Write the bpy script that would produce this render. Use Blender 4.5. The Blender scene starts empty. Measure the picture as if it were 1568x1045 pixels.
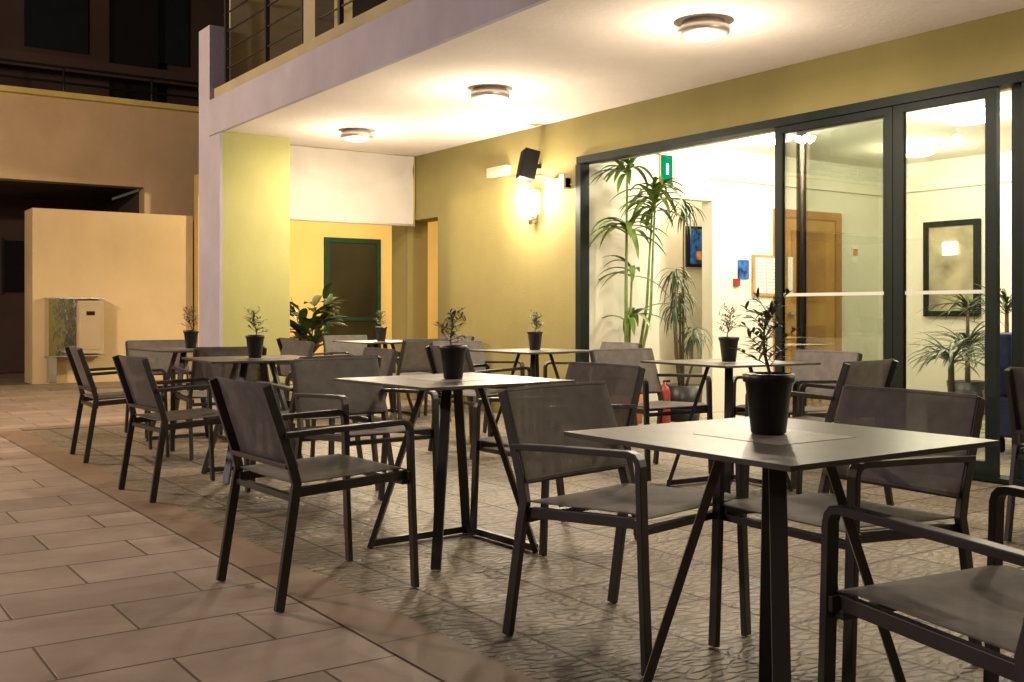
import bpy, math, random
from mathutils import Vector, Matrix
random.seed(7)
scene = bpy.context.scene
col = scene.collection

# ---------------------------------------------------------------- materials
def mat(name, c, rough=0.6, metal=0.0, var=0.12, nscale=3.0, bump=0.0, bscale=60.0, emit=None, estr=0.0, spec=0.5, stain=0.0):
    m = bpy.data.materials.new(name); m.use_nodes = True
    nt = m.node_tree; b = nt.nodes["Principled BSDF"]
    tc = nt.nodes.new("ShaderNodeTexCoord")
    n = nt.nodes.new("ShaderNodeTexNoise"); n.inputs["Scale"].default_value = nscale
    n.inputs["Detail"].default_value = 6
    nt.links.new(tc.outputs["Object"], n.inputs["Vector"])
    r = nt.nodes.new("ShaderNodeValToRGB")
    r.color_ramp.elements[0].position = 0.3; r.color_ramp.elements[1].position = 0.7
    r.color_ramp.elements[0].color = (*[x*(1-var) for x in c], 1)
    r.color_ramp.elements[1].color = (*[min(1, x*(1+var)) for x in c], 1)
    nt.links.new(n.outputs["Fac"], r.inputs["Fac"])
    out = r.outputs["Color"]
    if stain > 0:
        mp = nt.nodes.new("ShaderNodeMapping"); mp.inputs["Scale"].default_value = (1.6, 1.6, 0.7)
        nt.links.new(tc.outputs["Object"], mp.inputs["Vector"])
        ns = nt.nodes.new("ShaderNodeTexNoise"); ns.inputs["Scale"].default_value = 1.1; ns.inputs["Detail"].default_value = 9; ns.inputs["Roughness"].default_value = 0.65
        nt.links.new(mp.outputs[0], ns.inputs["Vector"])
        rs = nt.nodes.new("ShaderNodeValToRGB"); rs.color_ramp.elements[0].position = 0.32; rs.color_ramp.elements[1].position = 0.65
        rs.color_ramp.elements[0].color = (0.72, 0.68, 0.62, 1); rs.color_ramp.elements[1].color = (1, 1, 1, 1)
        nt.links.new(ns.outputs["Fac"], rs.inputs["Fac"])
        mu = nt.nodes.new("ShaderNodeMixRGB"); mu.blend_type = 'MULTIPLY'; mu.inputs[0].default_value = stain
        nt.links.new(out, mu.inputs[1]); nt.links.new(rs.outputs["Color"], mu.inputs[2]); out = mu.outputs[0]
    nt.links.new(out, b.inputs["Base Color"])
    b.inputs["Roughness"].default_value = rough
    b.inputs["Metallic"].default_value = metal
    b.inputs["Specular IOR Level"].default_value = spec
    if bump > 0:
        n2 = nt.nodes.new("ShaderNodeTexNoise"); n2.inputs["Scale"].default_value = bscale; n2.inputs["Detail"].default_value = 4
        nt.links.new(tc.outputs["Object"], n2.inputs["Vector"])
        bp = nt.nodes.new("ShaderNodeBump"); bp.inputs["Strength"].default_value = bump; bp.inputs["Distance"].default_value = 0.01
        nt.links.new(n2.outputs["Fac"], bp.inputs["Height"]); nt.links.new(bp.outputs["Normal"], b.inputs["Normal"])
    if emit:
        b.inputs["Emission Color"].default_value = (*emit, 1); b.inputs["Emission Strength"].default_value = estr
    return m

def glass_mat(name, tint=(0.90, 0.93, 0.89)):
    m = bpy.data.materials.new(name); m.use_nodes = True
    nt = m.node_tree; nt.nodes.clear()
    o = nt.nodes.new("ShaderNodeOutputMaterial"); mx = nt.nodes.new("ShaderNodeMixShader")
    t = nt.nodes.new("ShaderNodeBsdfTransparent"); g = nt.nodes.new("ShaderNodeBsdfGlossy")
    f = nt.nodes.new("ShaderNodeFresnel"); f.inputs["IOR"].default_value = 1.5
    ma = nt.nodes.new("ShaderNodeMath"); ma.operation = 'MULTIPLY_ADD'; ma.inputs[1].default_value = 1.3; ma.inputs[2].default_value = 0.05
    nt.links.new(f.outputs[0], ma.inputs[0])
    t.inputs[0].default_value = (*tint, 1); g.inputs["Roughness"].default_value = 0.0
    nt.links.new(ma.outputs[0], mx.inputs[0]); nt.links.new(t.outputs[0], mx.inputs[1]); nt.links.new(g.outputs[0], mx.inputs[2])
    nt.links.new(mx.outputs[0], o.inputs[0])
    return m

def tile_mat(name, c1, c2, mortar, w, h, offset, msize=0.006, rough=0.5, relief=False, bstr=0.35, scale_noise=2.0):
    m = bpy.data.materials.new(name); m.use_nodes = True
    nt = m.node_tree; b = nt.nodes["Principled BSDF"]; L = nt.links.new
    tc = nt.nodes.new("ShaderNodeTexCoord")
    br = nt.nodes.new("ShaderNodeTexBrick")
    br.offset = offset; br.squash = 1.0
    br.inputs["Scale"].default_value = 1.0
    br.inputs["Brick Width"].default_value = w; br.inputs["Row Height"].default_value = h
    br.inputs["Mortar Size"].default_value = msize; br.inputs["Mortar Smooth"].default_value = 0.3
    br.inputs["Color1"].default_value = (*c1, 1); br.inputs["Color2"].default_value = (*c2, 1); br.inputs["Mortar"].default_value = (*mortar, 1)
    L(tc.outputs["Object"], br.inputs["Vector"])
    n = nt.nodes.new("ShaderNodeTexNoise"); n.inputs["Scale"].default_value = scale_noise; n.inputs["Detail"].default_value = 8; n.inputs["Roughness"].default_value = 0.65
    L(tc.outputs["Object"], n.inputs["Vector"])
    r = nt.nodes.new("ShaderNodeValToRGB"); r.color_ramp.elements[0].position = 0.3; r.color_ramp.elements[1].position = 0.72
    r.color_ramp.elements[0].color = (0.56, 0.54, 0.52, 1); r.color_ramp.elements[1].color = (1.0, 1.0, 1.0, 1)
    L(n.outputs["Fac"], r.inputs["Fac"])
    mu = nt.nodes.new("ShaderNodeMixRGB"); mu.blend_type = 'MULTIPLY'; mu.inputs[0].default_value = 0.85
    L(br.outputs["Color"], mu.inputs[1]); L(r.outputs["Color"], mu.inputs[2])
    colout = mu.outputs[0]
    inv = nt.nodes.new("ShaderNodeMath"); inv.operation = 'MULTIPLY'; inv.inputs[1].default_value = -1.0
    L(br.outputs["Fac"], inv.inputs[0])
    height = inv.outputs[0]
    if relief:
        ck = nt.nodes.new("ShaderNodeTexChecker"); ck.inputs["Scale"].default_value = 1.0/w
        L(tc.outputs["Object"], ck.inputs["Vector"])
        nd = nt.nodes.new("ShaderNodeTexNoise"); nd.inputs["Scale"].default_value = 7.0
        L(tc.outputs["Object"], nd.inputs["Vector"])
        dis = nt.nodes.new("ShaderNodeMixRGB"); dis.blend_type = 'ADD'; dis.inputs[0].default_value = 0.08
        L(tc.outputs["Object"], dis.inputs[1]); L(nd.outputs["Color"], dis.inputs[2])
        outs=[]
        for ang in (0.785,-0.785):
            mp = nt.nodes.new("ShaderNodeMapping"); mp.inputs["Rotation"].default_value = (0, 0, ang); mp.inputs["Scale"].default_value = (1.0, 2.1, 1.0)
            L(dis.outputs[0], mp.inputs["Vector"])
            wv = nt.nodes.new("ShaderNodeTexVoronoi"); wv.feature='DISTANCE_TO_EDGE'; wv.inputs["Scale"].default_value = 13.0
            wv.inputs["Randomness"].default_value = 0.75
            L(mp.outputs[0], wv.inputs["Vector"]); outs.append(wv.outputs["Distance"])
        mxw = nt.nodes.new("ShaderNodeMixRGB"); L(ck.outputs["Fac"], mxw.inputs[0]); L(outs[0], mxw.inputs[1]); L(outs[1], mxw.inputs[2])
        rr = nt.nodes.new("ShaderNodeValToRGB"); rr.color_ramp.elements[0].position = 0.02; rr.color_ramp.elements[1].position = 0.26
        rr.color_ramp.interpolation='EASE'
        L(mxw.outputs[0], rr.inputs["Fac"])
        ad = nt.nodes.new("ShaderNodeMath"); ad.operation = 'MULTIPLY_ADD'; ad.inputs[1].default_value = 0.9
        L(rr.outputs["Color"], ad.inputs[0]); L(inv.outputs[0], ad.inputs[2]); height = ad.outputs[0]
        mu2 = nt.nodes.new("ShaderNodeMixRGB"); mu2.blend_type = 'MULTIPLY'; mu2.inputs[0].default_value = 0.36
        L(mu.outputs[0], mu2.inputs[1]); L(rr.outputs["Color"], mu2.inputs[2]); colout = mu2.outputs[0]
    L(colout, b.inputs["Base Color"])
    n3 = nt.nodes.new("ShaderNodeTexNoise"); n3.inputs["Scale"].default_value = 45; n3.inputs["Detail"].default_value = 5
    L(tc.outputs["Object"], n3.inputs["Vector"])
    a2 = nt.nodes.new("ShaderNodeMath"); a2.operation = 'MULTIPLY_ADD'; a2.inputs[1].default_value = 0.35
    L(n3.outputs["Fac"], a2.inputs[0]); L(height, a2.inputs[2])
    bp = nt.nodes.new("ShaderNodeBump"); bp.inputs["Strength"].default_value = bstr; bp.inputs["Distance"].default_value = 0.006
    L(a2.outputs[0], bp.inputs["Height"]); L(bp.outputs["Normal"], b.inputs["Normal"])
    rg = nt.nodes.new("ShaderNodeMapRange"); rg.inputs["To Min"].default_value = rough-0.12; rg.inputs["To Max"].default_value = rough+0.18
    L(n.outputs["Fac"], rg.inputs["Value"]); L(rg.outputs[0], b.inputs["Roughness"])
    return m

def sling_mat():
    m = mat("sling_mesh_fabric", (0.135, 0.12, 0.11), 0.75, var=0.15, nscale=20, spec=0.3)
    nt = m.node_tree; b = nt.nodes["Principled BSDF"]; L = nt.links.new
    tc = nt.nodes.new("ShaderNodeTexCoord")
    ch = nt.nodes.new("ShaderNodeTexChecker"); ch.inputs["Scale"].default_value = 260
    L(tc.outputs["Object"], ch.inputs["Vector"])
    bp = nt.nodes.new("ShaderNodeBump"); bp.inputs["Strength"].default_value = 0.3; bp.inputs["Distance"].default_value = 0.002
    L(ch.outputs["Fac"], bp.inputs["Height"]); L(bp.outputs[0], b.inputs["Normal"])
    o = nt.nodes["Material Output"]
    t = nt.nodes.new("ShaderNodeBsdfTransparent"); mx = nt.nodes.new("ShaderNodeMixShader"); mx.inputs[0].default_value = 0.22
    L(b.outputs[0], mx.inputs[1]); L(t.outputs[0], mx.inputs[2]); L(mx.outputs[0], o.inputs[0])
    return m

M = {}
M['olive'] = mat("olive_plaster", (0.23, 0.193, 0.064), 0.85, var=0.08, nscale=1.5, bump=0.25, bscale=90, stain=0.3)
M['green'] = mat("light_green_plaster", (0.35, 0.335, 0.125), 0.85, var=0.06, nscale=1.5, bump=0.25, bscale=90, stain=0.3)
M['yellow'] = mat("yellow_plaster", (0.66, 0.48, 0.18), 0.85, var=0.06, nscale=1.5, bump=0.2, bscale=90, stain=0.2)
M['ceil'] = mat("ceiling_plaster", (0.70, 0.63, 0.57), 0.9, var=0.05, nscale=1.2, bump=0.3, bscale=30, stain=0.2)
M['skytint'] = mat("sky_tinted_plaster", (0.36, 0.34, 0.43), 0.85, var=0.08, nscale=2, bump=0.3, bscale=50, stain=0.45)  # lavender tone paints cool sky light into white plaster
M['salmon'] = mat("salmon_plaster", (0.58, 0.45, 0.27), 0.88, var=0.09, nscale=1.0, bump=0.3, bscale=50, stain=0.35)
M['salmon2'] = mat("upper_salmon_plaster", (0.47, 0.35, 0.22), 0.88, var=0.09, nscale=1.0, bump=0.3, bscale=50, stain=0.4)
M['cornice'] = mat("cornice_paint", (0.5, 0.42, 0.14), 0.8, stain=0.5)
M['upper'] = mat("upper_beige_plaster", (0.34, 0.30, 0.19), 0.88, var=0.1, stain=0.4)
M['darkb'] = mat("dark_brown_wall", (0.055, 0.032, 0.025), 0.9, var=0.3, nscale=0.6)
M['white'] = mat("white_wall_paint", (0.72, 0.69, 0.58), 0.85, var=0.03, nscale=1)
M['banner'] = mat("banner_canvas", (0.50, 0.46, 0.40), 0.8, var=0.05, nscale=2, stain=0.35)
M['frame'] = mat("dark_green_aluminium", (0.007, 0.012, 0.010), 0.5, var=0.2, nscale=6, spec=0.18)
M['gframe'] = mat("green_door_frame", (0.008, 0.035, 0.022), 0.5, var=0.2, nscale=6, spec=0.2)
M['dpanel'] = mat("dark_door_panel", (0.022, 0.020, 0.009), 0.5, var=0.3, nscale=2, spec=0.15)
M['steelframe'] = mat("anthracite_powder_coat", (0.024, 0.020, 0.018), 0.42, var=0.15, nscale=8)
M['sling'] = sling_mat()
M['ttop'] = mat("table_laminate", (0.064, 0.056, 0.050), 0.38, var=0.25, nscale=9, bump=0.04, bscale=150, spec=0.4)
M['tmat'] = mat("table_inlay", (0.20, 0.18, 0.16), 0.42, var=0.35, nscale=30, spec=0.4)
M['pot'] = mat("black_pot_plastic", (0.008, 0.008, 0.009), 0.4, var=0.2)
M['soil'] = mat("soil", (0.03, 0.02, 0.012), 0.95, var=0.4, nscale=60, bump=0.8)
M['terra'] = mat("terracotta", (0.42, 0.17, 0.06), 0.8, var=0.15, nscale=8)
M['leaf'] = mat("olive_leaf", (0.11, 0.14, 0.075), 0.55, var=0.4, nscale=30)
M['leaf2'] = mat("bright_leaf", (0.12, 0.20, 0.035), 0.45, var=0.45, nscale=9)
M['leaf3'] = mat("dark_leaf", (0.045, 0.08, 0.025), 0.4, var=0.4, nscale=9)
M['bark'] = mat("stem_bark", (0.13, 0.09, 0.05), 0.9, var=0.3, nscale=40)
M['chrome'] = mat("brushed_steel", (0.55, 0.54, 0.52), 0.25, metal=1.0, var=0.05)
M['ring'] = mat("satin_nickel", (0.50, 0.46, 0.42), 0.4, metal=0.7, var=0.05)
M['chromed'] = mat("polished_steel", (0.6, 0.6, 0.58), 0.08, metal=1.0, var=0.05, bump=0.5, bscale=5)
M['beigem'] = mat("beige_enamel", (0.42, 0.33, 0.22), 0.45, var=0.05)
M['diff'] = mat("lamp_diffuser", (0.9, 0.88, 0.8), 0.4, emit=(1.0, 0.90, 0.70), estr=9)
M['idiff'] = mat("indoor_lamp_diffuser", (0.9, 0.88, 0.8), 0.4, emit=(1.0, 0.92, 0.72), estr=6)
M['sconce'] = mat("sconce_glass", (0.9, 0.9, 0.85), 0.4, emit=(1.0, 0.90, 0.66), estr=9)
M['black'] = mat("black_plastic", (0.008, 0.007, 0.007), 0.7, spec=0.2)
M['grille'] = mat("speaker_grille", (0.012, 0.010, 0.010), 0.9, bump=0.6, bscale=300, spec=0.1)
M['cream'] = mat("cream_plastic", (0.46, 0.40, 0.29), 0.5)
M['wood'] = mat("oak_veneer", (0.44, 0.24, 0.07), 0.45, var=0.2, nscale=4)
M['dwood'] = mat("oak_frame", (0.34, 0.17, 0.05), 0.45, var=0.2, nscale=4)
M['red'] = mat("red_enamel", (0.22, 0.010, 0.010), 0.4)
M['exit'] = mat("exit_sign_green", (0.0, 0.10, 0.045), 0.8, spec=0.0)
M['paper'] = mat("paper_white", (0.8, 0.78, 0.7), 0.8, var=0.05)
M['text'] = mat("printed_text", (0.45, 0.43, 0.38), 0.8, var=0.4, nscale=90)
M['blue'] = mat("blue_print", (0.02, 0.09, 0.30), 0.5, var=0.9, nscale=14, spec=0.2)
M['orange'] = mat("orange_print", (0.45, 0.18, 0.06), 0.5, var=0.8, nscale=14)
M['sofa'] = mat("blue_upholstery", (0.02, 0.035, 0.10), 0.8, var=0.2, nscale=10)
M['etch'] = mat("etched_strip", (0.55, 0.56, 0.52), 0.7, var=0.05)
M['glass'] = glass_mat("door_glass")
M['dglass'] = mat("dark_window_glass", (0.012, 0.012, 0.014), 0.05)
M['litpane'] = mat("lit_view_pane", (0.34, 0.31, 0.20), 0.3, var=0.5, nscale=3)  # beige tone paints the lit space beyond the window
M['ifloor'] = tile_mat("indoor_floor_tile", (0.55, 0.5, 0.42), (0.5, 0.46, 0.38), (0.3, 0.27, 0.22), 0.45, 0.45, 0.0, rough=0.25, bstr=0.1)
M['pave'] = tile_mat("sandstone_paving", (0.42, 0.33, 0.275), (0.29, 0.225, 0.185), (0.07, 0.05, 0.04), 0.66, 0.36, 0.5, msize=0.006, rough=0.55)
M['band'] = tile_mat("terracotta_border", (0.27, 0.185, 0.125), (0.21, 0.14, 0.095), (0.09, 0.07, 0.055), 0.3, 0.6, 0.0, msize=0.006, rough=0.58)
M['relief'] = tile_mat("relief_tile", (0.30, 0.25, 0.185), (0.215, 0.175, 0.13), (0.075, 0.06, 0.045), 0.40, 0.40, 0.0, msize=0.009, rough=0.53, relief=True, bstr=0.9)
M['ground'] = tile_mat("outer_ground", (0.30, 0.23, 0.18), (0.26, 0.20, 0.155), (0.1, 0.07, 0.05), 0.6, 0.6, 0.5, rough=0.6)

# ---------------------------------------------------------------- mesh builder
class MB:
    def __init__(s): s.v=[]; s.f=[]; s.m=[]; s.mats=[]; s.sm=[]
    def mi(s, k):
        if k not in s.mats: s.mats.append(k)
        return s.mats.index(k)
    def add(s, vs, fs, k, smooth=False):
        o=len(s.v); s.v+= [tuple(v) for v in vs]; i=s.mi(k)
        for f in fs: s.f.append(tuple(o+x for x in f)); s.m.append(i); s.sm.append(smooth)
    def box(s, a, b, k, mtx=None):
        x0,y0,z0=a; x1,y1,z1=b
        vs=[Vector(p) for p in [(x0,y0,z0),(x1,y0,z0),(x1,y1,z0),(x0,y1,z0),(x0,y0,z1),(x1,y0,z1),(x1,y1,z1),(x0,y1,z1)]]
        if mtx: vs=[mtx@v for v in vs]
        s.add(vs,[(0,3,2,1),(4,5,6,7),(0,1,5,4),(1,2,6,5),(2,3,7,6),(3,0,4,7)],k)
    def bar(s, p, q, w, t, k, side=(1,0,0)):
        s.path([p,q],w,t,k,side)
    def path(s, pts, w, t, k, side=(1,0,0)):
        pts=[Vector(p) for p in pts]; vs=[]; n=len(pts)
        for i,c in enumerate(pts):
            d=((pts[min(i+1,n-1)]-pts[max(i-1,0)])).normalized(); sd=Vector(side)
            sd=sd-d*sd.dot(d)
            if sd.length<1e-4: sd=Vector((0,1,0))-d*d.y
            sd.normalize(); u=d.cross(sd)
            for a,b in ((-1,-1),(1,-1),(1,1),(-1,1)): vs.append(c+sd*a*w/2+u*b*t/2)
        fs=[(0,3,2,1),tuple(4*(n-1)+x for x in (0,1,2,3))]
        for i in range(n-1):
            for j in range(4):
                a=4*i+j; b=4*i+(j+1)%4; fs.append((a,b,b+4,a+4))
        s.add(vs,fs,k)
    def tube(s, pts, rad, k, n=8, caps=True):
        pts=[Vector(p) for p in pts]; vs=[]
        if not isinstance(rad,(list,tuple)): rad=[rad]*len(pts)
        for i,c in enumerate(pts):
            d=(pts[min(i+1,len(pts)-1)]-pts[max(i-1,0)]).normalized()
            a=Vector((1,0,0)) if abs(d.x)<0.9 else Vector((0,1,0))
            a=(a-d*a.dot(d)).normalized(); b=d.cross(a)
            for j in range(n):
                t=2*math.pi*j/n; vs.append(c+(a*math.cos(t)+b*math.sin(t))*rad[i])
        fs=[]
        for i in range(len(pts)-1):
            for j in range(n):
                fs.append((i*n+j,i*n+(j+1)%n,(i+1)*n+(j+1)%n,(i+1)*n+j))
        if caps: fs.append(tuple(reversed(range(n)))); fs.append(tuple((len(pts)-1)*n+j for j in range(n)))
        s.add(vs,fs,k,True)
    def lathe(s, prof, k, c=(0,0,0), n=28, sx=1.0, sy=1.0):
        vs=[]; fs=[]
        for r,z in prof:
            for j in range(n):
                t=2*math.pi*j/n; vs.append((c[0]+sx*r*math.cos(t),c[1]+sy*r*math.sin(t),c[2]+z))
        for i in range(len(prof)-1):
            for j in range(n):
                fs.append((i*n+j,i*n+(j+1)%n,(i+1)*n+(j+1)%n,(i+1)*n+j))
        s.add(vs,fs,k,True)
    def leaf(s, base, dirv, L, W, k, droop=0.5, n=4, up=(0,0,1)):
        p=Vector(base); d=Vector(dirv).normalized(); vs=[]; fs=[]
        for i in range(n+1):
            t=i/n; w=W*math.sin(math.pi*min(1,0.12+0.88*t))**0.8 if t<1 else 0.0005
            sd=d.cross(Vector(up)); 
            if sd.length<1e-3: sd=Vector((1,0,0))
            sd.normalize(); nn=sd.cross(d)
            vs += [p-sd*w/2+nn*w*0.12, p-nn*w*0.05, p+sd*w/2+nn*w*0.12]
            d=(d+Vector((0,0,-droop/n))).normalized(); p=p+d*L/n
        for i in range(n):
            a=3*i; fs += [(a,a+1,a+4,a+3),(a+1,a+2,a+5,a+4)]
        s.add(vs,fs,k,True)
    def mesh(s, name):
        me=bpy.data.meshes.new(name); me.from_pydata(s.v,[],s.f)
        for k in s.mats: me.materials.append(M[k])
        me.polygons.foreach_set("material_index",s.m); me.polygons.foreach_set("use_smooth",s.sm); me.update(); return me
    def obj(s, name, parent=None, loc=(0,0,0), rot=0, bevel=0):
        o=bpy.data.objects.new(name,s.mesh(name)); col.objects.link(o); o.location=loc; o.rotation_euler=(0,0,rot)
        if parent: o.parent=parent
        if bevel: add_bevel(o,bevel)
        return o
def add_bevel(o,w):
    b=o.modifiers.new("bevel",'BEVEL'); b.width=w; b.segments=2; b.limit_method='ANGLE'; b.angle_limit=math.radians(50)
def empty(name,loc=(0,0,0)):
    e=bpy.data.objects.new(name,None); col.objects.link(e); e.location=loc; return e
def part(name,parent,boxes,bevel=0):
    m=MB()
    for a,b,k in boxes: m.box(a,b,k)
    return m.obj(name,parent,bevel=bevel)
def light(name,parent,loc,power,color,rad=0.05,kind='POINT',rot=None,**kw):
    l=bpy.data.lights.new(name,kind); l.energy=power; l.color=color
    if kind in('POINT','SPOT'): l.shadow_soft_size=rad
    for k,v in kw.items(): setattr(l,k,v)
    o=bpy.data.objects.new(name,l); col.objects.link(o); o.location=loc
    if rot: o.rotation_euler=rot
    if parent: o.parent=parent
    return o

# ---------------------------------------------------------------- ground
def sheet(name,x0,y0,x1,y1,z,k):
    m=MB(); m.add([(x0,y0,z),(x1,y0,z),(x1,y1,z),(x0,y1,z)],[(0,1,2,3)],k); return m.obj(name)
sheet("ground",-150,-150,150,150,-0.012,'ground')
sheet("stone_pavement",-9,-5,1.56,10.3,-0.004,'pave')
sheet("terrace_floor",1.78,-5,6.17,10.2,-0.004,'relief')
mb=MB(); mb.add([(1.56,-5,0),(1.78,-5,0),(1.78,10.2,0),(1.56,10.2,0)],[(0,1,2,3)],'band'); mb.add([(1.56,10.204,0),(6.1,10.204,0),(6.1,10.45,0),(1.56,10.45,0)],[(0,1,2,3)],'band'); mb.obj("terracotta_border_path")
sheet("passage_floor",-9,10.45,14,15.2,-0.004,'pave')
part("wall_base_step",None,[((-9,15.2,-0.01),(14,16.28,0.02),'ground')])

# ---------------------------------------------------------------- hotel building
H=empty("hotel_building")
part("facade_wall",H,[((6.17,7.84,0),(6.45,10.39,2.88),'olive'),((6.17,10.39,2.13),(6.45,11.1,2.88),'olive'),
  ((6.17,11.1,0),(6.45,11.49,2.88),'olive'),((6.17,1.0,2.50),(6.45,7.84,2.88),'olive'),((6.17,-5,0),(6.45,1.0,2.88),'olive')])
part("door_reveal",H,[((6.26,7.80,0),(6.448,7.838,2.46),'white'),((6.26,1.0,2.46),(6.448,7.838,2.498),'white')])
part("corner_pillar",H,[((3.703,10.5,0),(4.43,11.14,2.879),'green')])
part("pillar_side_render",H,[((3.675,10.497,0),(3.703,11.14,2.88),'skytint'),((3.675,10.80,2.88),(3.90,11.14,4.02),'skytint')])
part("ceiling_slab",H,[((3.70,-5,2.88),(12,11.14,3.2),'ceil'),((5.5,11.14,2.88),(14,16.4,3.2),'ceil')])
part("slab_fascia",H,[((3.66,-5,2.865),(3.70,10.797,3.23),'skytint')])
part("upper_kerb",H,[((3.72,-5,3.2),(3.92,10.79,3.36),'upper')])
part("upper_wall",H,[((4.9,-5,3.2),(5.1,11.1,6.3),'upper'),((3.7,-5,5.9),(4.9,11.1,6.1),'ceil'),((3.95,10.95,3.2),(4.9,11.1,5.9),'upper')])
part("upper_columns",H,[((3.78,8.42,3.36),(3.96,8.66,5.9),'upper'),((3.78,6.9,3.36),(3.96,7.1,5.9),'upper')])
m=MB()
m.box((4.86,8.9,3.2),(4.898,9.9,5.4),'dglass'); m.box((4.86,5.4,3.2),(4.898,6.8,5.4),'dglass')
m.obj("upper_glazed_door",H)
m=MB()
for y in [10.70,9.6,8.75,8.0,6.8,5.7,4.6]:
    m.box((3.80,y-0.02,3.36),(3.84,y+0.02,4.32),'steelframe')
for z in (3.56,3.75,3.94,4.13): m.box((3.814,4.0,z),(3.826,10.78,z+0.012),'steelframe')
m.box((3.79,4.0,4.32),(3.85,10.78,4.36),'steelframe')
m.obj("upper_railing",H)
part("passage_wall",H,[((5.4,16.4,0),(14,16.6,3.2),'yellow'),((6.46,10.12,0),(14,10.38,2.88),'yellow'),((13.0,10.38,0),(13.2,16.4,2.88),'yellow')])
part("passage_door",H,[((7.52,16.33,0),(7.60,16.398,2.30),'gframe'),((8.48,16.33,0),(8.56,16.398,2.30),'gframe'),((7.60,16.33,2.22),(8.48,16.398,2.30),'gframe'),
  ((7.60,16.36,0),(8.48,16.395,2.22),'dpanel'),((7.60,16.34,0.9),(8.48,16.36,0.96),'gframe'),((7.64,16.30,1.0),(7.67,16.33,1.12),'chrome')])

part("lobby_walls",H,[((6.45,7.85,0),(7.22,8.0,2.75),'white'),((7.22,7.85,2.2),(7.96,8.0,2.75),'white'),((7.96,7.85,0),(11.0,8.0,2.75),'white'),
  ((6.8,8.75,0),(10.0,8.85,2.75),'white'),((6.8,8.0,0),(6.9,8.75,2.75),'white'),((10.0,8.0,0),(10.1,8.85,2.75),'white'),
  ((10.7,0.8,0),(10.85,7.85,2.75),'white'),((6.45,0.7,0),(10.85,0.8,2.75),'white'),
  ((6.45,0.8,2.75),(10.7,7.85,2.80),'white'),((6.9,8.0,2.72),(10.0,8.75,2.78),'white')])
part("ceiling_moulding",H,[((7.9,7.80,2.42),(10.66,7.848,2.48),'white'),((10.65,0.8,2.42),(10.698,7.80,2.48),'white')])
part("lobby_floor",H,[((6.2,0.8,-0.05),(11,8.74,0.012),'ifloor')])
part("lobby_door",H,[((8.98,7.81,0.012),(9.86,7.848,2.08),'wood'),((8.88,7.79,0.012),(8.98,7.848,2.17),'dwood'),((9.86,7.79,0.012),(9.96,7.848,2.17),'dwood'),((8.98,7.79,2.08),(9.86,7.848,2.17),'dwood'),
  ((9.06,7.76,1.02),(9.18,7.79,1.05),'chrome'),((9.13,7.802,0.2),(9.70,7.81,0.9),'dwood'),((9.13,7.802,1.15),(9.70,7.81,1.95),'dwood'),((9.06,7.80,1.25),(9.14,7.802,1.65),'paper')],0.003)
part("lobby_window",H,[((10.64,6.54,1.0),(10.698,6.6,2.06),'frame'),((10.64,7.15,1.0),(10.698,7.21,2.06),'frame'),((10.64,6.6,2.0),(10.698,7.15,2.06),'frame'),((10.64,6.6,1.0),(10.698,7.15,1.06),'frame'),((10.66,6.6,1.06),(10.69,7.15,2.0),'litpane'),((10.63,6.80,1.68),(10.66,6.96,1.82),'idiff')])  # small glowing block stands for the lit spot beyond the pane

D=empty("sliding_glass_door")
D.parent=H
def panel(y0,y1,x,nm,w=0.075,z0=0.03,z1=2.43,strip=True):
    m=MB()
    m.box((x-0.02,y0,z0),(x+0.02,y0+w,z1),'frame'); m.box((x-0.02,y1-w,z0),(x+0.02,y1,z1),'frame')
    m.box((x-0.02,y0+w,z1-0.05),(x+0.02,y1-w,z1),'frame'); m.box((x-0.02,y0+w,z0),(x+0.02,y1-w,z0+0.09),'frame')
    m.box((x-0.005,y0+w,z0+0.09),(x+0.005,y1-w,z1-0.05),'glass')
    if strip:
        m.box((x-0.0085,y0+w+0.01,1.165),(x-0.0065,y1-w-0.01,1.188),'etch')
    m.obj(nm,D)
m=MB()
m.box((6.13,1.0,2.432),(6.26,7.80,2.495),'frame'); m.box((6.15,7.765,0),(6.258,7.838,2.431),'frame')
m.box((6.14,1.0,0.004),(6.30,5.3,0.03),'frame'); m.box((6.14,5.3,0.004),(6.30,7.76,0.016),'chrome')
m.obj("door_track",D)
panel(4.40,5.42,6.17,"panel_a",0.065)
panel(4.46,5.27,6.235,"panel_b",0.06,strip=False)
panel(3.66,4.395,6.17,"panel_c",0.075)
panel(2.75,3.60,6.235,"panel_d",0.075)
panel(3.40,3.50,6.17,"panel_post",0.05,strip=False)
panel(1.8,2.75,6.17,"panel_e",0.07)
panel(1.0,1.80,6.235,"panel_f",0.07)

m=MB(); nx,nz=48,26; vs=[];fs=[]
for i in range(nx+1):
    for j in range(nz+1):
        u=i/nx; v=j/nz; x=4.435+u*(6.14-4.435); z=2.07+v*0.80
        y=10.90+0.014*math.sin(u*9+v*3)*(1-v)+0.010*math.sin(u*23+v*7)*v
        y+=0.022*math.exp(-((v-0.80+0.35*math.sin(math.pi*u))**2)/0.006)
        vs.append((x,y,z))
for i in range(nx):
    for j in range(nz):
        a=i*(nz+1)+j; fs.append((a,a+nz+1,a+nz+2,a+1))
m.add(vs,fs,'banner',True); m.tube([(4.435,10.93,2.868),(6.165,10.93,2.868)],0.008,'steelframe'); m.tube([(4.435,10.9,2.065),(6.14,10.9,2.065)],0.014,'banner')
m.tube([(6.15,10.9,2.05),(6.15,10.9,2.87)],0.006,'cornice')
m.obj("canvas_banner")

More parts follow.
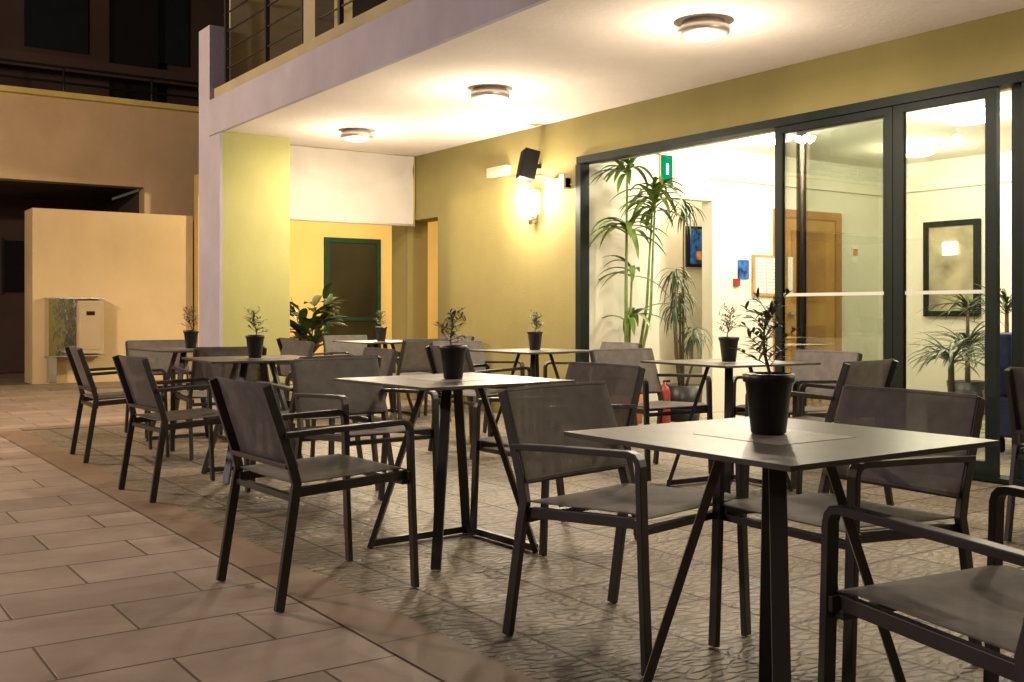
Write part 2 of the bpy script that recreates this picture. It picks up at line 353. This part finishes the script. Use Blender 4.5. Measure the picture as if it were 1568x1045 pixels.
# ---------------------------------------------------------------- neighbouring building
S=empty("salmon_building")
part("upper_facade",S,[((-14,17.2,3.03),(4.80,17.5,4.3),'salmon2'),((4.80,17.2,0),(8,17.5,4.3),'salmon2')])
part("cornice",S,[((-14,17.05,4.3),(8,17.5,4.38),'cornice')])
part("screen_wall",S,[((3.04,16.6,0),(5.38,17.19,2.56),'salmon')])
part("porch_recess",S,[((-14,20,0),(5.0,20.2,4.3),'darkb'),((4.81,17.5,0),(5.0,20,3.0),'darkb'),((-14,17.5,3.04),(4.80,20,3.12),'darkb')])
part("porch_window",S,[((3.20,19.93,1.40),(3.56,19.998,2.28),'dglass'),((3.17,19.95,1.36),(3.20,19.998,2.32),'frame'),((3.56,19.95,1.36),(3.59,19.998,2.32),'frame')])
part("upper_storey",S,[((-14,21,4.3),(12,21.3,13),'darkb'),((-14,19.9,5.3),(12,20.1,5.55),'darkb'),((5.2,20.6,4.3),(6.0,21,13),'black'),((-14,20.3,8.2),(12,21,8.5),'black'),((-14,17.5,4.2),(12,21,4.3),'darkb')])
m=MB()
for i in range(6):
    x=-2+i*1.9; m.box((x,20.92,5.9),(x+1.1,20.998,7.6),'dglass')
m.obj("upper_windows",S)
m=MB()
for z in (4.75,5.0): m.tube([(-14,18.2,z),(8,18.2,z)],0.02,'steelframe',6)
for i in range(16): m.tube([(-13+i*1.4,18.2,4.3),(-13+i*1.4,18.2,5.0)],0.02,'steelframe',6)
m.obj("roof_railing",S)

m=MB()
m.box((3.20,16.30,0.42),(3.58,16.58,1.24),'chromed'); m.box((3.585,16.33,0.44),(3.97,16.58,1.22),'beigem')
m.box((3.19,16.28,1.24),(3.98,16.59,1.26),'chrome'); m.box((3.62,16.322,0.5),(3.93,16.33,1.16),'beigem'); m.box((3.72,16.318,1.0),(3.84,16.322,1.06),'black')
m.box((3.19,16.28,0.40),(3.98,16.59,0.42),'chrome')
m.box((3.22,16.36,0.02),(3.32,16.54,0.40),'chrome')
m.obj("steel_utility_cabinet",bevel=0.006)

# ---------------------------------------------------------------- lamps
WARM=(1.0,0.84,0.64)
m=MB()
m.lathe([(0.0,0),(0.135,0),(0.14,-0.02),(0.158,-0.03),(0.163,-0.045),(0.163,-0.070),(0.152,-0.085),(0.128,-0.087),(0.126,-0.078)],'ring')
m.lathe([(0.126,-0.080),(0.115,-0.092),(0.08,-0.102),(0.04,-0.106),(0.0,-0.107)],'diff')
lm=m.mesh("ceiling_lamp")
for y in (2.35,4.81,7.25,9.68):
    o=bpy.data.objects.new("ceiling_lamp",lm); col.objects.link(o); o.location=(4.8,y,2.878)
    light("lamp_light",o,(0,0,-0.48),42,WARM,0.03)  # unseen light hung below the fixture to soften glow on the ceiling
    light("downlight",o,(0,0,-0.12),44,WARM,kind='AREA',shape='DISK',size=0.2)
def sconce(loc,pw):
    m=MB()
    m.box((-0.02,-0.03,-0.12),(0.0,0.03,-0.04),'chrome'); m.bar((-0.01,0,-0.09),(-0.07,0,-0.06),0.03,0.02,'chrome',(0,1,0)); m.tube([(-0.07,0,-0.14),(-0.07,0,-0.04)],0.018,'chrome',10)
    m.lathe([(0.0,-0.04),(0.13,-0.038),(0.145,-0.025),(0.15,0.0),(0.15,0.165),(0.145,0.172),(0.0,0.172)],'sconce',(-0.09,0,0),28,0.5,1.0)
    m.lathe([(0.0,0.174),(0.155,0.174),(0.155,0.182),(0.0,0.182)],'cream',(-0.09,0,0),28,0.5,1.0)
    o=m.obj("wall_sconce",loc=loc)
    for s in (-1,1):
        light("sconce_bulb",o,(-0.20,s*0.17,0.12),pw*0.5,WARM,0.06)
    light("sconce_downbulb",o,(-0.19,0,0.0),pw*0.2,WARM,0.04)
sconce((6.168,8.49,2.05),110)
sconce((6.168,0.35,2.05),60)  # unseen second sconce, added to brighten the ceiling
m=MB(); mt=Matrix.Translation((6.02,8.42,2.48))@Matrix.Rotation(math.radians(14),4,'Y')@Matrix.Rotation(math.radians(-20),4,'Z')
m.box((-0.075,-0.085,-0.145),(0.075,0.085,0.145),'black',mt); m.box((-0.081,-0.073,-0.133),(-0.075,0.073,0.133),'grille',mt); m.bar((6.06,8.42,2.48),(6.17,8.42,2.48),0.04,0.04,'black',(0,1,0))
m.obj("wall_speaker",bevel=0.006)
for (y0,y1,z,n) in ((8.92,9.28,2.45,0),(7.93,8.22,2.22,1)):
    m=MB(); m.box((6.10,y0,z),(6.168,y1,z+0.10),'cream'); m.box((6.092,y0+0.02,z+0.015),(6.10,y1-0.02,z+0.07),'cream')
    if n: m.box((6.08,y0,z-0.01),(6.168,y0+0.07,z+0.13),'cream')
    m.obj("emergency_light",bevel=0.008)
m=MB(); m.tube([(6.15,8.92,2.42),(6.15,8.4,2.38),(6.16,7.9,2.25)],0.004,'cream',6); m.obj("conduit_cable")
for (x,y,pw) in ((7.75,6.9,120),(8.3,5.2,95),(9.6,6.6,75),(8.6,3.0,80)):
    m=MB(); m.lathe([(0,0),(0.2,0),(0.205,-0.02),(0.20,-0.07),(0.15,-0.09),(0,-0.095)],'idiff'); o=m.obj("indoor_ceiling_lamp",loc=(x,y,2.748))
    light("lamp_light",o,(0,0,-0.20),pw,(1.0,0.89,0.68),0.12)
m=MB(); m.lathe([(0,0),(0.15,0),(0.155,-0.05),(0,-0.06)],'idiff'); o=m.obj("passage_ceiling_lamp",loc=(7.2,13.6,2.878)); light("lamp_light",o,(0,0,-0.15),460,(1.0,0.80,0.46),0.1)
m=MB(); m.lathe([(0,0),(0.10,0),(0.105,-0.05),(0,-0.06)],'idiff'); o=m.obj("corridor_ceiling_lamp",loc=(8.1,8.35,2.718)); light("lamp_light",o,(0,0,-0.12),28,(1.0,0.85,0.6),0.06)
def added_street_lamp(x,y,pw,c,r):
    m=MB(); m.tube([(0,0,0),(0,0,0.6),(0,0,4.0)],[0.07,0.045,0.035],'steelframe',12); m.lathe([(0,0.0),(0.10,0.0),(0.15,0.12),(0.10,0.26),(0,0.28)],'idiff',(0,0,4.0)); m.lathe([(0.0,0.40),(0.24,0.30)],'steelframe',(0,0,4.0))
    o=m.obj("added_street_lamp",loc=(x,y,0)); light("lamp_light",o,(0,0,3.85),pw,c,r)
added_street_lamp(-1.0,11.2,1700,(1.0,0.73,0.46),0.12)  # unseen lamp post, a guess added to warm the left walls
added_street_lamp(-5.5,5.0,900,(0.97,0.82,0.86),0.3)  # unseen second post, added for cooler light on fascia and paving

# ---------------------------------------------------------------- furniture
def chair_mesh():
    m=MB(); w=0.265
    for s in (-1,1):
        x=s*w
        m.path([(x,0.275,0),(x,0.262,0.30),(x,0.252,0.600),(x,0.247,0.616),(x,0.236,0.628),(x,0.215,0.632),(x,-0.10,0.622),(x,-0.262,0.614)],0.034,0.020,'steelframe')
        m.path([(s*0.27,-0.285,0),(s*0.265,-0.225,0.38),(s*0.262,-0.215,0.44),(s*0.258,-0.235,0.52),(s*0.25,-0.325,0.79)],0.022,0.034,'steelframe')
        m.path([(s*0.245,-0.22,0.405),(s*0.245,0.25,0.430)],0.022,0.034,'steelframe')
        m.box((x-0.012,0.235,0.41),(x+0.012,0.262,0.445),'steelframe')
    m.bar((-0.26,0.235,0.405),(0.26,0.235,0.405),0.03,0.022,'steelframe',(0,1,0))
    m.bar((-0.26,-0.215,0.385),(0.26,-0.215,0.385),0.03,0.022,'steelframe',(0,1,0))
    m.bar((-0.25,-0.24,0.50),(0.25,-0.24,0.50),0.02,0.018,'steelframe',(0,1,0))
    def grid(fn,nu,nv,k,th):
        vs=[];fs=[]
        for i in range(nu+1):
            for j in range(nv+1): vs.append(fn(i/nu,j/nv,0))
        o=len(vs)
        for i in range(nu+1):
            for j in range(nv+1): vs.append(fn(i/nu,j/nv,-th))
        for i in range(nu):
            for j in range(nv):
                a=i*(nv+1)+j; q=(a,a+nv+1,a+nv+2,a+1); fs.append(q); fs.append(tuple(o+x for x in reversed(q)))
        for i in range(nu):
            a=i*(nv+1); b=a+nv+1; fs.append((a,o+a,o+b,b)); a+=nv;b+=nv; fs.append((a,b,o+b,o+a))
        for j in range(nv):
            a=j;b=j+1; fs.append((a,b,o+b,o+a)); a+=nu*(nv+1);b+=nu*(nv+1); fs.append((a,o+a,o+b,b))
        m.add(vs,fs,k,True)
    def seat(u,v,t):
        x=-0.25+0.50*u; y=-0.215+v*0.475
        z=0.442+0.018*v-0.022*math.sin(math.pi*u)*math.sin(math.pi*min(1,v*0.95+0.05))
        if v>0.93: z-=0.012*(v-0.93)/0.07
        return (x,y,z+t)
    def back(u,v,t):
        x=(-0.262+0.524*u)*(1-0.03*v); z=0.50+v*0.30; y=-0.225-0.10*v-0.030*math.sin(math.pi*u)*(0.6+0.4*v)
        return (x,y-t*0.9+0.014,z)
    grid(seat,12,10,'sling',0.005); grid(back,12,8,'sling',0.006)
    for v in (0.03,0.97):
        pts=[Vector(back(i/12,v,0))+Vector((0,0.004,0)) for i in range(13)]
        m.tube(pts,0.004,'sling',5)
    return m.mesh("patio_chair")
cm=chair_mesh()
def chair(x,y,face,jit=0):
    o=bpy.data.objects.new("patio_chair",cm); col.objects.link(o); o.location=(x,y,0.0); o.rotation_euler=(0,0,math.radians(face+jit)); add_bevel(o,0.003); return o
N,E,Sx,W=0,-90,180,90
for c in [(1.72,3.80,E,2),(2.275,2.62,Sx,11),(2.68,2.10,W,-3),(2.09,1.20,N,-7),
          (2.52,4.98,Sx,4),(2.98,3.96,W,2),
          (4.72,5.20,Sx,-2),(4.62,3.78,N,8),(5.25,4.48,W,-3),
          (4.35,6.68,E,3),(5.40,6.70,W,-4),(4.80,7.42,Sx,3),
          (1.97,6.22,E,3),(3.10,6.55,W,-4),(2.62,5.85,N,4),
          (2.06,8.0,E,-3),(3.38,8.55,W,3),(2.78,9.25,Sx,2),(2.7,7.75,N,-3),
          (5.04,10.1,Sx,2),(4.35,9.6,E,-3),(5.65,9.6,W,3),(5.0,8.95,N,2),
          (4.93,2.45,E,4)]:
    chair(*c)

def table_mesh():
    m=MB(); h=0.372
    m.box((-h,-h,0.741),(h,h,0.753),'ttop')
    m.box((-0.14,-0.14,0.753),(0.14,0.14,0.7542),'tmat')
    m.box((-0.19,-0.19,0.728),(0.19,0.19,0.7405),'steelframe')
    f=0.255; t=0.085
    for sx in(-1,1):
        for sy in(-1,1):
            m.path([(sx*f,sy*f,0.0),(sx*t,sy*t,0.73)],0.04,0.022,'steelframe',(sx*1.0,-sy*1.0,0))
    m.box((-f,f-0.012,0.004),(f,f+0.012,0.034),'steelframe'); m.box((f-0.012,-f,0.004),(f+0.012,f-0.013,0.034),'steelframe')
    return m.mesh("square_patio_table")
tm=table_mesh()
def table(x,y,rot=0,s=1.0):
    o=bpy.data.objects.new("square_patio_table",tm); col.objects.link(o); o.location=(x,y,0); o.rotation_euler=(0,0,math.radians(rot)); o.scale=(s,s,1); add_bevel(o,0.003)
def table_plant(x,y,seed,hh=0.17):
    random.seed(seed); m=MB(); z=0.7545
    m.lathe([(0.0,0),(0.038,0),(0.042,0.004),(0.056,0.125),(0.061,0.126),(0.0625,0.145),(0.058,0.147),(0.055,0.13),(0,0.13)],'pot',(0,0,z))
    m.lathe([(0.055,0.131),(0,0.136)],'soil',(0,0,z))
    zb=z+0.13; top=hh; lx=random.uniform(-0.02,0.02)
    def cpt(t): return Vector((0.012*math.sin(t*5+seed)+lx*t,0.01*math.cos(t*4+seed),zb+top*t))
    m.tube([cpt(i/5) for i in range(6)],[0.0045,0.004,0.0035,0.003,0.0022,0.0015],'bark',6)
    for i in range(20):
        t=0.18+0.80*i/19; a=i*2.4+random.uniform(-.5,.5); L=random.uniform(0.05,0.10)*(1.2-0.5*t)*hh/0.17
        b=cpt(t); d=Vector((math.cos(a),math.sin(a),random.uniform(0.2,1.1))).normalized(); e=b+d*L
        m.tube([b,e],[0.0015,0.0008],'bark',4)
        for k in range(10):
            q=b+d*L*(0.2+0.8*k/9); aa=random.uniform(0,6.28)
            dd=(d*0.7+Vector((math.cos(aa),math.sin(aa),random.uniform(-0.3,0.6)))).normalized()
            m.leaf(q,dd,random.uniform(0.020,0.036),random.uniform(0.007,0.011),'leaf',0.3,3)
    m.obj("potted_olive_plant",loc=(x,y,0))
for i,(x,y,r,hh) in enumerate([(1.965,1.735,0,0.17),(2.45,4.0,3,0.15),(4.66,4.46,-3,0.17),(4.84,6.68,4,0.14),(2.52,6.55,-4,0.15),(2.75,8.55,3,0.18),(5.04,9.62,-3,0.15),(5.55,2.4,0,0.16)]):
    table(x,y,r,0.965 if i==0 else (1.03 if i==1 else 1.0)); table_plant(x+(0.015 if i==0 else 0.01),y+(0.03 if i==0 else 0.01),i+3,hh)

# ---------------------------------------------------------------- big plants
def rosette(m,c,n,L,W,k,seed,droop=1.2,upb=0.3):
    random.seed(seed); c=Vector(c)
    for i in range(n):
        a=random.uniform(0,6.28); e=random.uniform(-0.2,1.3)+upb
        m.leaf(c+Vector((0,0,random.uniform(-0.10,0.03))),(math.cos(a),math.sin(a),e),L*random.uniform(0.7,1.15),W,k,droop*random.uniform(0.7,1.3),7)
m=MB(); m.lathe([(0,0),(0.15,0),(0.2,0.36),(0.18,0.36),(0.17,0.33),(0,0.33)],'terra')
random.seed(3)
for i,(dx,dy,h) in enumerate([(0,0,2.42),(0.22,-0.12,2.2),(-0.05,-0.05,1.85),(0.12,-0.25,2.05),(0.0,-0.02,1.0),(0.06,0,1.45)]):
    m.tube([(dx*0.3,dy*0.3,0.33),(dx*0.7,dy,h*0.5),(dx+0.02,dy,h)],[0.018,0.014,0.010],'leaf2',6)
    rosette(m,(dx+0.02,dy,h),22 if h>1.6 else 9,0.42,0.058,'leaf2',i+20,1.7)
m.obj("tall_dracaena_plant",loc=(6.53,7.56,0.012))
m=MB(); m.lathe([(0,0),(0.16,0),(0.2,0.34),(0.17,0.34),(0,0.31)],'pot')
for i,(dx,dy,h,n) in enumerate([(0.02,0,2.08,34),(-0.14,-0.05,1.42,30),(0.0,0.03,1.22,26),(0.12,-0.02,0.86,26),(-0.10,0.0,1.10,20)]):
    m.tube([(dx*0.3,dy*0.3,0.3),(dx*0.9,dy,h*0.6),(dx,dy,h)],[0.016,0.012,0.009],'bark',6); rosette(m,(dx,dy,h),n,0.30,0.020,'leaf3',i+40,3.2,0.0)
m.obj("dark_dracaena_plant",loc=(7.12,7.42,0.012))
m=MB(); m.lathe([(0,0),(0.17,0),(0.24,0.36),(0.26,0.36),(0.26,0.42),(0.22,0.42),(0.2,0.38),(0,0.38)],'terra')
random.seed(11)
for s in range(7):
    a=s*0.9; tx,ty=0.24*math.cos(a),0.24*math.sin(a); hh=random.uniform(0.95,1.4)
    m.tube([(0,0,0.38),(tx*0.5,ty*0.5,0.38+0.5*(hh-0.38)),(tx,ty,hh)],[0.014,0.01,0.005],'bark',6)
    for i in range(13):
        t=random.uniform(0.05,1); p=Vector((tx*t,ty*t,0.38+(hh-0.38)*t)); aa=a+random.uniform(-1.4,1.4)
        m.leaf(p,(math.cos(aa),math.sin(aa),random.uniform(0.5,1.6)),random.uniform(0.28,0.40),0.12,'leaf3',0.9,6)
m.obj("rubber_plant",loc=(5.72,12.9,0))
for loc,sd in (((8.9,5.2,0.012),61),((9.9,6.2,0.012),62),((7.6,4.9,0.012),63)):
    m=MB(); m.lathe([(0,0),(0.16,0),(0.2,0.34),(0.17,0.34),(0,0.31)],'pot'); m.tube([(0,0,0.3),(0,0,0.7)],[0.03,0.02],'bark',8)
    rosette(m,(0,0,0.7),46,0.55 if sd<63 else 0.4,0.03,'leaf3',sd,1.5,0.6)
    if sd<63: rosette(m,(0,0,1.1),30,0.5,0.03,'leaf3',sd+9,1.5,0.6); m.tube([(0,0,0.7),(0,0,1.1)],[0.02,0.015],'bark',8)
    m.obj("lobby_palm",loc=loc)

# ---------------------------------------------------------------- lobby contents
part("exit_sign",None,[((7.22,7.83,2.33),(7.38,7.848,2.62),'paper'),((7.225,7.822,2.335),(7.375,7.83,2.615),'exit'),((7.285,7.818,2.42),(7.315,7.822,2.53),'paper')])
part("blue_painting",None,[((8.44,8.70,1.56),(9.0,8.748,2.02),'black'),((8.47,8.69,1.59),(8.97,8.70,1.99),'blue'),((8.56,8.686,1.64),(8.80,8.69,1.74),'orange')])
nb=[((8.54,7.82,1.22),(8.92,7.848,1.66),'wood'),((8.57,7.812,1.25),(8.72,7.82,1.63),'paper'),((8.74,7.812,1.25),(8.89,7.82,1.63),'paper')]
for i in range(9):
    z=1.29+i*0.035; nb.append(((8.585,7.810,z),(8.70,7.812,z+0.014),'text')); nb.append(((8.755,7.810,z),(8.875,7.812,z+0.014),'text'))
part("notice_board",None,nb)
part("small_blue_poster",None,[((8.33,7.835,1.40),(8.49,7.848,1.60),'blue')])
part("fire_alarm_button",None,[((8.26,7.82,1.32),(8.34,7.848,1.40),'red')])
part("warning_sign",None,[((10.2,7.835,1.62),(10.32,7.848,1.80),'paper'),((10.22,7.83,1.7),(10.30,7.835,1.78),'orange')])
part("arch_painting",None,[((10.66,5.60,1.5),(10.698,6.15,2.05),'dwood'),((10.65,5.64,1.54),(10.66,6.11,2.01),'orange'),((10.645,5.72,1.54),(10.65,6.02,1.8),'blue')])
m=MB(); m.lathe([(0,0),(0.07,0),(0.075,0.02),(0.075,0.42),(0.05,0.48),(0.02,0.5),(0.02,0.54),(0,0.54)],'red'); m.tube([(0.02,0,0.52),(0.09,0,0.46),(0.1,0,0.2)],0.012,'black',6); m.box((-0.02,-0.01,0.53),(0.09,0.01,0.56),'black')
o=m.obj("fire_extinguisher",loc=(6.78,7.3,0.012)); o.scale=(0.72,0.72,0.72)
m=MB(); m.box((0,0,0.12),(0.9,0.85,0.42),'sofa'); m.box((0,0,0.42),(0.18,0.85,0.66),'sofa'); m.box((0.72,0,0.42),(0.9,0.85,0.66),'sofa'); m.box((0,0.68,0.42),(0.9,0.88,0.88),'sofa')
for a in(0.05,0.8):
    for b in(0.05,0.75): m.box((a,b,0),(a+0.05,b+0.05,0.12),'black')
am=m.mesh("blue_armchair")
for l,r in (((7.5,3.6,0.012),0.2),((8.6,4.0,0.012),-0.4)):
    o=bpy.data.objects.new("blue_armchair",am); col.objects.link(o); o.location=l; o.rotation_euler=(0,0,r); add_bevel(o,0.04)

# ---------------------------------------------------------------- world
w=bpy.data.worlds.new("World"); scene.world=w; w.use_nodes=True
nt=w.node_tree; bg=nt.nodes["Background"]; sk=nt.nodes.new("ShaderNodeTexSky"); sk.sky_type='NISHITA'; sk.sun_disc=False
sk.sun_elevation=math.radians(3); sk.sun_rotation=math.radians(215)
nt.links.new(sk.outputs[0],bg.inputs[0]); bg.inputs[1].default_value=0.02
sl=bpy.data.lights.new("sun","SUN"); sl.energy=0.03; sl.angle=0.3; sl.color=(1,0.85,0.8); so=bpy.data.objects.new("sun",sl); col.objects.link(so)
so.rotation_euler=(math.radians(60),0,math.radians(-35))

cam=bpy.data.cameras.new("camera"); co=bpy.data.objects.new("camera",cam); col.objects.link(co); scene.camera=co
co.location=(0,0,1.05); co.rotation_euler=(math.radians(90),0,math.radians(-34.7))
cam.sensor_width=36; cam.lens=37.3; cam.shift_y=-0.0284; cam.clip_end=600; cam.clip_start=0.05
scene.view_settings.view_transform='Standard'; scene.view_settings.look='None'; scene.view_settings.exposure=0
